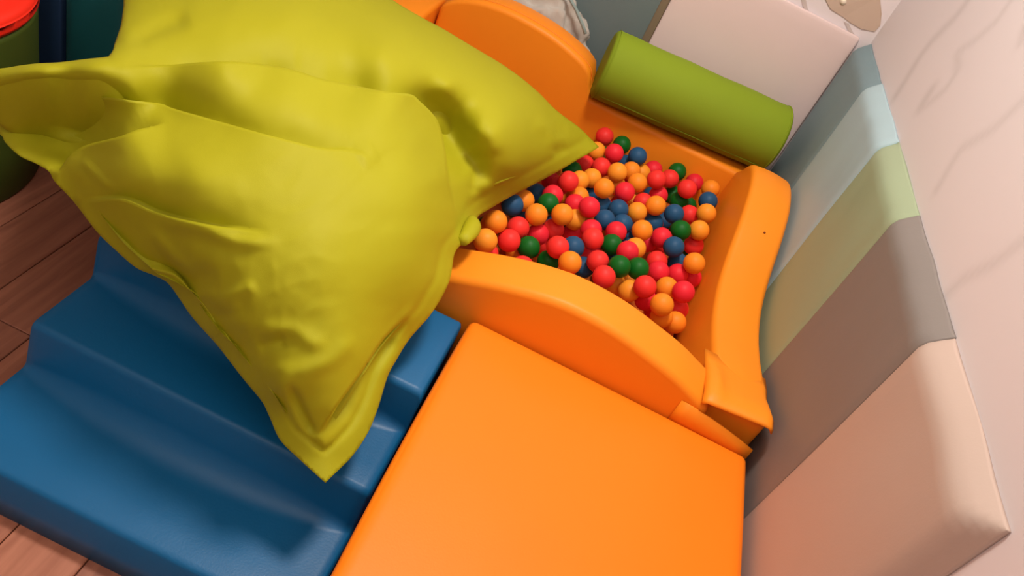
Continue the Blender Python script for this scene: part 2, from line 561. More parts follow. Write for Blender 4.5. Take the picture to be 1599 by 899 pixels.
# ------------------------------------------------------------------ green bolster lying on the back wall
c0, c1 = Vector((-0.066, 2.386, 0.4555)), Vector((0.534, 2.465, 0.4555))
ax = (c1 - c0).normalized()
RB = 0.1085
uu = Vector((0, 0, 1)); vv = ax.cross(uu).normalized()
bol = empty('bolster', ((c0 + c1) / 2)[:])
bol.location.z = 0.347
bol.matrix_world = Matrix.Translation(bol.location)
tag(bol, 'lime green cylinder bolster lying on the low part of the back pit wall', 'bolster')
L = (c1 - c0).length
lps = []
rr = 0.016
st = [(rr*(1-math.sin(t)), RB - rr*(1-math.cos(t))) for t in [math.pi/2*i/5 for i in range(5, -1, -1)]]
prof = [(0.0, RB*0.5)] + [(rr*(1-math.sin(t)), RB - rr + rr*math.cos(t)) for t in [math.pi/2*(5-i)/5 for i in range(6)]]
prof = prof + [(L * i / 10, RB + 0.0012 * math.sin(i * 1.9)) for i in range(1, 10)] + [(L - a, b) for a, b in reversed(prof)]
for a, rad in prof:
    lps.append([c0 + ax*a + rad*(math.cos(2*math.pi*k/48)*uu + math.sin(2*math.pi*k/48)*vv) for k in range(48)])
loft('roll_cover', lps, M['green'], bol)
for a in (0.012, L - 0.012):
    ring = [c0 + ax*a + (RB+0.0003)*(math.cos(2*math.pi*k/48)*uu + math.sin(2*math.pi*k/48)*vv) for k in range(49)]
    tube('end_piping', ring, 0.0022, M['green'], bol, 6)
zip_ = [c0 + ax*(0.03 + (L-0.06)*i/12) + (RB+0.0005)*(math.cos(math.radians(128))*uu + math.sin(math.radians(128))*vv) for i in range(13)]
zip2 = [c0 + ax*(0.03 + (L-0.06)*i/12) + (RB+0.0005)*(math.cos(math.radians(-128))*uu + math.sin(math.radians(-128))*vv) for i in range(13)]
front_line = zip_ if zip_[6].y < zip2[6].y else zip2
tube('zip_seam', front_line, 0.002, M['green'], bol, 6)

# ------------------------------------------------------------------ padded wall mats
wm = empty('wall_mat', (0.62, 1.66, 0))
tag(wm, 'padded wall mat of five coloured sections fixed to the right wall', 'wall mat')
BOUND = [0.722, 1.097, 1.4965, 1.853, 2.247, 2.602]
SEC = [('pad_beige', 'beige end section of the wall mat'), ('pad_brown', 'grey brown section of the wall mat'), ('pad_olive', 'olive green section of the wall mat'),
       ('pad_blue', 'pale blue grey section of the wall mat'), ('pad_teal', 'dark teal section of the wall mat in the corner')]


def pad_panel(name, y0, y1, mat, parent, near_end=False, seed=0):
    """puffy panel on the right wall: face at x = 0.605, wall at 0.642"""
    ny, nz = 22, 34
    xf, xb = 0.606, 0.6415
    z0, z1 = 0.0, 0.802
    rim = 0.035
    verts = []
    for i in range(ny + 1):
        u = i / ny
        # denser towards both ends
        uu_ = 0.5 - 0.5 * math.cos(math.pi * u)
        y = y0 + (y1 - y0) * uu_
        for j in range(nz + 1):
            w = j / nz
            ww = 0.5 - 0.5 * math.cos(math.pi * w)
            z = z0 + (z1 - z0) * ww
            dt = z1 - z
            d1 = y - y0 if near_end else 9
            d = min(dt, d1)
            x = xf
            if d < rim:
                x = xf + (xb - 0.004 - xf) * (1 - d / rim) ** 1.15
            dj = min(y - y0 if not near_end else 9, y1 - y)
            x += 0.0035 * math.exp(-(dj / 0.006) ** 2)
            x += 0.0022 * noise.noise(Vector((y * 7 + seed, z * 4, seed * 3.1)))
            pull = math.exp(-((y - (y0 + y1) / 2) / 0.09) ** 2) * math.exp(-(dt / 0.12) ** 2)
            x += 0.004 * noise.noise(Vector((y * 24 + seed * 5, z * 3, 1.7))) * math.exp(-(dt / 0.22) ** 2)
            verts.append((min(x, xb - 0.002), y, z + 0.004 * noise.noise(Vector((y * 9, 3.3 + seed, 0))) * (ww > 0.9)))
    n = nz + 1
    faces = [(i*n + j, (i+1)*n + j, (i+1)*n + j + 1, i*n + j + 1) for i in range(ny) for j in range(nz)]
    # flat back and side skirts
    m = len(verts)
    ring = [i*n for i in range(ny+1)] + [ny*n + j for j in range(1, n)] + [i*n + nz for i in range(ny-1, -1, -1)] + [j for j in range(nz-1, 0, -1)]
    for q in ring:
        v = verts[q]
        verts.append((xb, v[1], v[2]))
    R_ = len(ring)
    for q in range(R_):
        faces.append((ring[q], ring[(q+1) % R_], m + (q+1) % R_, m + q))
    faces.append(tuple(m + q for q in range(R_)))
    return mesh_obj(name, verts, faces, mat, parent)


for k, (mt, lb) in enumerate(SEC):
    tag(pad_panel('mat_section', BOUND[k] + 0.0004, BOUND[k+1] - 0.0004, M[mt], wm, near_end=(k == 0), seed=k + 1), lb)

wp = empty('wall_mat', (0.32, 2.62, 0))
tag(wp, 'plain pinkish white padded mat on the back wall behind the green bolster', 'wall mat')
rounded_box('mat_body', (0.036, 2.602, 0.0), (0.604, 2.6175, 0.803), 0.005, M['white_pad'], wp, bulge=0.002, sub=12)
tm = empty('wall_mat', (-0.5, 2.63, 0))
tag(tm, 'grey teal padded mat on the back wall left of the white mat', 'wall mat')
rounded_box('mat_body', (-1.25, 2.608, 0.0), (0.008, 2.6175, 1.0), 0.004, M['teal'], tm, bulge=0.002, sub=14)
tag(rounded_box('gap_strip', (0.008, 2.607, 0.0), (0.034, 2.6175, 1.0), 0.004, M['gap_brown'], tm, sub=4), 'brown strip in place of the shaded gap between the mats')  # shade of the gap between the mats, put in as a brown strip

# tan taped patch above the corner
PATCH = [(0.44, 0.86), (0.479, 0.837), (0.526, 0.832), (0.554, 0.827), (0.592, 0.826), (0.631, 0.835), (0.634, 0.858), (0.617, 0.887), (0.582, 0.928)]
pv = [(x, 2.6175, z) for x, z in PATCH] + [(x, 2.6150 - 0.001 * math.sin(i * 2.0), z) for i, (x, z) in enumerate(PATCH)]
n = len(PATCH)
pf = [tuple(range(n)), tuple(range(n, 2*n))] + [(i, (i+1) % n, n + (i+1) % n, n + i) for i in range(n)]
pa = empty('tape_patch', (PATCH[4][0], 2.617, PATCH[4][1]))
tag(pa, 'tan peeling tape patch on the wall above the mat corner', 'tape')
mesh_obj('tape_sheet', pv, pf, M['tan'], pa, smooth=False)
tag(tube('stud', [((0.5, 0.87)[0], 2.6155, (0.5, 0.87)[1]), ((0.5, 0.87)[0], 2.612, (0.5, 0.87)[1])], 0.009, M['stud'], pa, 12), 'cream stud')
for pts in [[(0.384, 0.837), (0.409, 0.811), (0.439, 0.789)], [(0.544, 0.822), (0.567, 0.807), (0.594, 0.794)]]:
    q = [(x + dx, yy, z) for x, z in pts for dx, yy in ((-0.0085, 2.6175), (-0.0085, 2.6160), (0.0085, 2.6160), (0.0085, 2.6175))]
    f = [(a*4+b, a*4+(b+1) % 4, a*4+4+(b+1) % 4, a*4+4+b) for a in range(len(pts)-1) for b in range(4)]
    f += [(0, 1, 2, 3), tuple(len(q)-4+b for b in range(4))]
    mesh_obj('tape_strip', q, f, M['strip'], pa, smooth=False)

# ------------------------------------------------------------------ crumpled grey cloth behind the arch
def crumple(name, c, rad, mat, seed, parent):
    bm = bmesh.new()
    bmesh.ops.create_icosphere(bm, subdivisions=5, radius=1.0)
    for v in bm.verts:
        p = v.co.copy()
        q = p * 2.3 + Vector((seed, seed * 2, 0))
        rd = 1 - abs(noise.noise(q))
        f = 0.80 + 0.22 * rd ** 2 + 0.10 * (1 - abs(noise.noise(q * 2.3))) ** 3 - 0.03
        v.co = Vector((c[0] + p.x * rad[0] * f, c[1] + max(-1, min(1, p.y * f * 1.1)) * rad[1], c[2] + p.z * rad[2] * f))
    me = bpy.data.meshes.new(name); bm.to_mesh(me); bm.free()
    me.materials.append(mat)
    me.polygons.foreach_set('use_smooth', [True]*len(me.polygons))
    return link(bpy.data.objects.new(name, me), parent)


cl = empty('crumpled_cloth', (-0.36, 2.548, 0))
tag(cl, 'crumpled pale grey cloth bundle stuffed behind the orange arch', 'cloth')
crumple('cloth_bundle', (-0.37, 2.547, 0.30), (0.255, 0.060, 0.27), M['cloth_grey'], 3.0, cl)
tube('teal_trim', [(-0.36 + 0.02*i, 2.520 - 0.003*i + 0.004*(i % 2), 0.585 - 0.0009*i*i - 0.002 * i) for i in range(11)], 0.006, M['cloth_teal'], cl, 6)

# ------------------------------------------------------------------ far-left soft play pieces
so_ = empty('foam_stool', (-1.37, 1.20, 0))
tag(so_, 'round foam stool with red top and dark green sides at the far left', 'foam stool')


def drum(name, cx, cy, R, z0, z1, mat, parent, r=0.02):
    prof = [(R*0.4, z0), (R - r*0.4, z0), (R, z0 + r*0.6)] + [(R, z0 + (z1-z0)*t) for t in (0.3, 0.6)] + \
           [(R - r + r*math.cos(t), z1 - r + r*math.sin(t)) for t in [math.pi/2*i/5 for i in range(6)]] + [(R*0.5, z1 + 0.003), (0.01, z1 + 0.004)]
    return loft(name, [[(cx + a*math.cos(2*math.pi*k/64), cy + a*math.sin(2*math.pi*k/64), z) for k in range(64)] for a, z in prof], mat, parent)


drum('stool_side', -1.37, 1.20, 0.258, 0.0, 0.405, M['stool_green'], so_, 0.012)
tag(drum('stool_seat', -1.37, 1.20, 0.261, 0.404, 0.448, M['stool_red'], so_, 0.018), 'red seat cushion')

db = empty('foam_block', (-1.32, 1.70, 0))
db.rotation_euler.z = 0
tag(db, 'dark teal and navy foam block standing behind the lime cushion at left', 'foam block')
b1 = rounded_box('block_body', (-1.225, 1.50, 0.0), (-1.06, 1.92, 0.72), 0.02, M['dark'], db, bulge=0.004)
b2 = tag(rounded_box('side_panel', (-1.62, 1.50, 0.0), (-1.227, 1.92, 0.715), 0.012, M['navy'], db), 'navy side panel')

# ------------------------------------------------------------------ coloured balls, each one a thing
BALLS = [
    ('r', 0.0418, 2.3294, 0.2646, 'leftmost of the red balls along the foot of the back wall, deep between others'),
    ('g', 0.1032, 2.3295, 0.2657, 'leftmost of the green balls along the foot of the back wall, deep between others'),
    ('r', 0.0884, 2.1887, 0.2957, 'third from left of the red balls in the rear half of the pit, sitting high'),
    ('b', 0.1584, 2.234, 0.2994, 'rightmost of the blue balls along the foot of the back wall, sitting high'),
    ('b', 0.1414, 2.2629, 0.2454, 'leftmost of the blue balls along the foot of the back wall, deep between others'),
    ('y', 0.0376, 2.1999, 0.2692, 'third from left of the orange balls in the rear half of the pit, half buried'),
    ('r', 0.0242, 2.1361, 0.2438, 'leftmost of the red balls in the rear half of the pit, deep between others'),
    ('r', 0.0716, 2.1148, 0.2719, 'second from left of the red balls in the rear half of the pit, half buried'),
    ('g', -0.0024, 2.055, 0.2503, 'leftmost of the green balls in the rear half of the pit, deep between others'),
    ('y', 0.0595, 2.0511, 0.2591, 'second from left of the orange balls in the rear half of the pit, half buried'),
    ('r', 0.0025, 1.9201, 0.2875, 'fourth from left of the red balls in the middle of the pit, sitting high'),
    ('y', 0.0305, 1.9998, 0.2616, 'leftmost of the orange balls in the rear half of the pit, half buried'),
    ('g', 0.0793, 2.1196, 0.2033, 'rightmost of the green balls in the rear half of the pit, deep between others'),
    ('y', 0.1192, 2.0876, 0.2943, 'fifth from left of the orange balls in the rear half of the pit, sitting high'),
    ('y', 0.1591, 2.1762, 0.274, 'fourth from right of the orange balls in the rear half of the pit, half buried'),
    ('y', 0.1011, 1.9721, 0.2896, 'fifth from left of the orange balls in the middle of the pit, sitting high'),
    ('y', 0.1364, 2.1087, 0.2421, 'fourth from left of the orange balls in the rear half of the pit'),
    ('r', 0.1604, 2.0134, 0.2872, 'fourth from left of the red balls in the rear half of the pit, sitting high'),
    ('y', 0.1854, 2.0941, 0.2903, 'second from right of the orange balls in the rear half of the pit, sitting high'),
    ('r', 0.2262, 2.2869, 0.2576, 'second from left of the red balls along the foot of the back wall'),
    ('r', 0.2355, 2.1502, 0.2997, 'second from right of the red balls in the rear half of the pit, sitting high'),
    ('r', 0.2784, 2.2319, 0.2816, 'third from left of the red balls along the foot of the back wall, half buried'),
    ('g', 0.3001, 2.3298, 0.2685, 'third from left of the green balls along the foot of the back wall'),
    ('r', 0.2663, 2.1594, 0.2507, 'rightmost of the red balls in the rear half of the pit, half buried'),
    ('y', 0.1936, 2.2377, 0.253, 'leftmost of the orange balls along the foot of the back wall, deep between others'),
    ('y', 0.0489, 1.9473, 0.2437, 'third from left of the orange balls in the middle of the pit, half buried'),
    ('b', 0.0769, 2.0602, 0.2039, 'leftmost of the blue balls in the rear half of the pit, deep between others'),
    ('r', 0.3324, 2.1722, 0.3062, 'fourth from left of the red balls against the curved right wall, sitting high'),
    ('r', 0.3648, 2.3297, 0.2613, 'rightmost of the red balls along the foot of the back wall, deep between others'),
    ('y', 0.4099, 2.2728, 0.2934, 'rightmost of the orange balls along the foot of the back wall, half buried'),
    ('b', 0.41, 2.1971, 0.2892, 'rightmost of the blue balls against the curved right wall, half buried, touching an orange'),
    ('y', 0.4083, 2.1035, 0.2973, 'rightmost of the orange balls against the curved right wall, sitting high, touching a blue'),
    ('g', 0.3331, 2.1885, 0.2496, 'leftmost of the green balls against the curved right wall, half buried, touching a green'),
    ('g', 0.369, 2.2294, 0.2282, 'rightmost of the green balls along the foot of the back wall, deep between others'),
    ('g', 0.3148, 2.2515, 0.2278, 'second from left of the green balls along the foot of the back wall'),
    ('y', 0.2574, 2.0154, 0.2915, 'rightmost of the orange balls in the rear half of the pit, sitting high'),
    ('y', 0.2168, 1.9855, 0.2621, 'third from right of the orange balls in the rear half of the pit, half buried'),
    ('b', 0.3166, 2.0282, 0.2872, 'rightmost of the blue balls in the rear half of the pit, sitting high'),
    ('r', 0.371, 2.1246, 0.2574, 'third from right of the red balls against the curved right wall, half buried'),
    ('r', 0.2276, 2.0744, 0.251, 'third from right of the red balls in the rear half of the pit'),
    ('b', 0.1649, 1.9593, 0.2571, 'second from right of the blue balls in the middle of the pit, half buried'),
    ('b', 0.1198, 1.9849, 0.2296, 'second from left of the blue balls in the rear half of the pit'),
    ('b', 0.1909, 1.9072, 0.2505, 'rightmost of the blue balls in the middle of the pit, half buried, touching a red'),
    ('b', 0.2774, 2.0176, 0.2367, 'third from left of the blue balls in the rear half of the pit'),
    ('y', 0.2419, 1.8698, 0.2827, 'rightmost of the orange balls in the middle of the pit, sitting high, touching a red'),
    ('g', 0.3462, 1.9582, 0.2878, 'second from left of the green balls against the curved right wall, sitting high'),
    ('y', 0.3954, 1.9893, 0.297, 'second from right of the orange balls against the curved right wall, sitting high'),
    ('r', 0.3029, 1.9043, 0.2698, 'rightmost of the red balls in the middle of the pit, half buried, touching a red'),
    ('r', 0.3154, 1.9734, 0.2042, 'third from right of the red balls in the middle of the pit, deep between others'),
    ('b', 0.3374, 1.8601, 0.2861, 'leftmost of the blue balls against the curved right wall, sitting high, touching a green'),
    ('g', 0.3973, 2.0324, 0.1935, 'rightmost of the green balls against the curved right wall, deep between others, touching a blue'),
    ('r', 0.4084, 1.999, 0.2408, 'rightmost of the red balls against the curved right wall, half buried, touching a green'),
    ('y', 0.399, 1.8155, 0.2954, 'third from right of the orange balls against the curved right wall, sitting high'),
    ('r', 0.3139, 1.8262, 0.2422, 'fourth from right of the red balls in the middle of the pit, half buried'),
    ('y', 0.2429, 1.8068, 0.2604, 'second from right of the orange balls in the middle of the pit, half buried'),
    ('r', 0.2223, 1.7445, 0.2781, 'seventh from right of the red balls in the middle of the pit, sitting high'),
    ('r', 0.28, 1.9303, 0.2217, 'fifth from right of the red balls in the middle of the pit, deep between others'),
    ('y', -0.1124, 1.5964, 0.2763, 'second from left of the orange balls behind the arched front rim, sitting high'),
    ('y', -0.1102, 1.5113, 0.2723, 'leftmost of the orange balls behind the arched front rim, sitting high, touching a red'),
    ('b', -0.0984, 1.6998, 0.2755, 'leftmost of the blue balls beside the lime cushion edge, sitting high, touching a blue'),
    ('b', -0.078, 1.7817, 0.2138, 'second from left of the blue balls beside the lime cushion edge, deep between others'),
    ('y', -0.0799, 1.7571, 0.2672, 'leftmost of the orange balls beside the lime cushion edge, half buried, touching a blue'),
    ('r', -0.0584, 1.6533, 0.2521, 'leftmost of the red balls beside the lime cushion edge, half buried, touching a red'),
    ('r', -0.0627, 1.5938, 0.2458, 'second from left of the red balls behind the arched front rim, half buried'),
    ('y', -0.0323, 1.6942, 0.2857, 'rightmost of the orange balls beside the lime cushion edge, sitting high, touching a green'),
    ('g', -0.0186, 1.7911, 0.2717, 'only green ball beside the lime cushion edge, sitting high, touching a red'),
    ('r', -0.0184, 1.8509, 0.2655, 'second from left of the red balls beside the lime cushion edge, half buried'),
    ('b', -0.0622, 1.8745, 0.2333, 'rightmost of the blue balls beside the lime cushion edge, deep between others, touching an orange'),
    ('y', 0.0271, 1.7429, 0.2906, 'leftmost of the orange balls in the middle of the pit, sitting high, touching an orange'),
    ('y', 0.065, 1.8329, 0.2392, 'second from left of the orange balls in the middle of the pit, half buried'),
    ('r', -0.0061, 1.6953, 0.2333, 'leftmost of the red balls in the middle of the pit, half buried, touching a red'),
    ('r', 0.024, 1.752, 0.2322, 'third from left of the red balls in the middle of the pit, half buried'),
    ('r', 0.0526, 1.6262, 0.2713, 'third from left of the red balls behind the arched front rim, sitting high'),
    ('r', 0.0777, 1.8495, 0.1847, 'fifth from left of the red balls in the middle of the pit, deep between others'),
    ('b', 0.0888, 1.6768, 0.2588, 'leftmost of the blue balls in the middle of the pit, half buried, touching a red'),
    ('g', -0.0122, 1.6217, 0.2349, 'only green ball behind the arched front rim, half buried, touching a red'),
    ('g', 0.048, 1.6359, 0.2135, 'leftmost of the green balls in the middle of the pit, deep between others'),
    ('y', 0.0951, 1.5857, 0.2741, 'rightmost of the orange balls behind the arched front rim, sitting high, touching a blue'),
    ('r', 0.0145, 1.7512, 0.1744, 'second from left of the red balls in the middle of the pit, deep between others'),
    ('r', 0.0471, 1.8887, 0.2495, 'sixth from left of the red balls in the middle of the pit, half buried'),
    ('r', 0.0834, 1.8313, 0.2949, 'eighth from left of the red balls in the middle of the pit, sitting high'),
    ('b', 0.1391, 1.8793, 0.2539, 'third from left of the blue balls in the middle of the pit, half buried'),
    ('r', 0.1141, 1.7815, 0.2647, 'ninth from left of the red balls in the middle of the pit, half buried'),
    ('r', 0.1253, 1.7239, 0.278, 'tenth from left of the red balls in the middle of the pit, sitting high'),
    ('y', 0.1445, 1.9139, 0.2068, 'fourth from left of the orange balls in the middle of the pit, deep between others'),
    ('r', 0.1793, 1.8366, 0.2611, 'eighth from right of the red balls in the middle of the pit, half buried'),
    ('g', 0.1804, 1.7783, 0.2545, 'second from left of the green balls in the middle of the pit, half buried'),
    ('r', 0.1608, 1.6729, 0.2568, 'ninth from right of the red balls in the middle of the pit, half buried'),
    ('g', 0.2127, 1.6598, 0.2806, 'third from left of the green balls in the middle of the pit, sitting high'),
    ('g', 0.2613, 1.7009, 0.2742, 'rightmost of the green balls in the middle of the pit, sitting high, touching a green'),
    ('r', 0.1859, 1.6008, 0.2718, 'second from right of the red balls behind the arched front rim, sitting high'),
    ('b', 0.1379, 1.6939, 0.2071, 'second from left of the blue balls in the middle of the pit, deep between others'),
    ('r', 0.1352, 1.7512, 0.1969, 'seventh from left of the red balls in the middle of the pit, deep between others'),
    ('r', 0.3224, 1.7688, 0.251, 'second from right of the red balls in the middle of the pit, half buried'),
    ('r', 0.2885, 1.6243, 0.2844, 'rightmost of the red balls behind the arched front rim, sitting high, touching a red'),
    ('y', 0.3544, 1.7192, 0.2497, 'third from left of the orange balls against the curved right wall, half buried'),
    ('r', 0.3886, 1.6853, 0.2827, 'third from left of the red balls against the curved right wall, sitting high'),
    ('r', 0.379, 1.8184, 0.2404, 'leftmost of the red balls against the curved right wall, half buried, touching a blue'),
    ('y', 0.3416, 1.5912, 0.2814, 'second from left of the orange balls against the curved right wall, sitting high'),
    ('y', 0.264, 1.6471, 0.2365, 'third from right of the orange balls in the middle of the pit, half buried'),
    ('y', 0.2335, 1.6887, 0.2082, 'fourth from right of the orange balls in the middle of the pit, deep between others'),
    ('b', 0.376, 1.8907, 0.2296, 'second from left of the blue balls against the curved right wall, deep between others'),
    ('r', 0.4071, 1.7091, 0.213, 'second from left of the red balls against the curved right wall, deep between others'),
    ('y', 0.3631, 1.6165, 0.2324, 'leftmost of the orange balls against the curved right wall, half buried, touching an orange'),
    ('y', 0.4075, 1.6498, 0.2122, 'fourth from left of the orange balls against the curved right wall, deep between others'),
    ('r', 0.4225, 1.8554, 0.228, 'second from right of the red balls against the curved right wall, deep between others'),
    ('r', 0.3162, 1.6688, 0.2202, 'sixth from right of the red balls in the middle of the pit, deep between others'),
    ('r', -0.0152, 1.9554, 0.2417, 'rightmost of the red balls beside the lime cushion edge, deep between others, touching a red'),
    ('r', -0.0961, 1.537, 0.2206, 'leftmost of the red balls behind the arched front rim, deep between others, touching an orange')
]
RBALL = 0.0291


def ball_mesh(name, mat):
    bm = bmesh.new()
    bmesh.ops.create_icosphere(bm, subdivisions=3, radius=RBALL)
    for v in bm.verts:                       # faint moulding seam round the equator
        if abs(v.co.z) < 0.0012:
            v.co *= 0.994
    me = bpy.data.meshes.new(name); bm.to_mesh(me); bm.free()
    me.materials.append(mat)
    me.polygons.foreach_set('use_smooth', [True]*len(me.polygons))
    return me


BMESH = {k: [ball_mesh('ball', m) for m in v] for k, v in BM.items()}
CNAME = {'r': 'red', 'y': 'orange', 'b': 'blue', 'g': 'green'}
placed = []
for (c, x, y, z, lab) in BALLS:
    o = bpy.data.objects.new('pit_ball', random.choice(BMESH[c]))
    o.location = (x, y, z)
    o.rotation_euler = (random.random()*6, random.random()*6, random.random()*6)
    COL.objects.link(o)
    tag(o, lab, 'ball', '%s balls in the pit' % CNAME[c])
    placed.append(Vector((x, y, z)))
# the layer underneath, of which only slivers show between the others
k = 0
for lev, zz in enumerate((0.228, 0.182)):
    yy = 1.385
    row = 0
    while yy < 2.325:
        xx = -0.15 + (row % 2) * 0.03 + lev * 0.02
        while xx < 0.405:
            p = Vector((xx + random.uniform(-.006, .006), yy + random.uniform(-.006, .006), zz + random.uniform(-.006, .006)))
            if p.y > 1.47 and (p.x > -0.06 or p.y > 1.60) and all((p - q).length > 2*RBALL + 0.0002 for q in placed):
                c = random.choice('rrryybg')
                o = bpy.data.objects.new('pit_ball', random.choice(BMESH[c]))
                o.location = p
                COL.objects.link(o)
                tag(o, '%s ball of the lower layer, mostly buried under other balls' % CNAME[c], 'ball', '%s balls buried in the lower layer' % CNAME[c])
                placed.append(p)
                k += 1
            xx += 0.0605
        yy += 0.0525
        row += 1

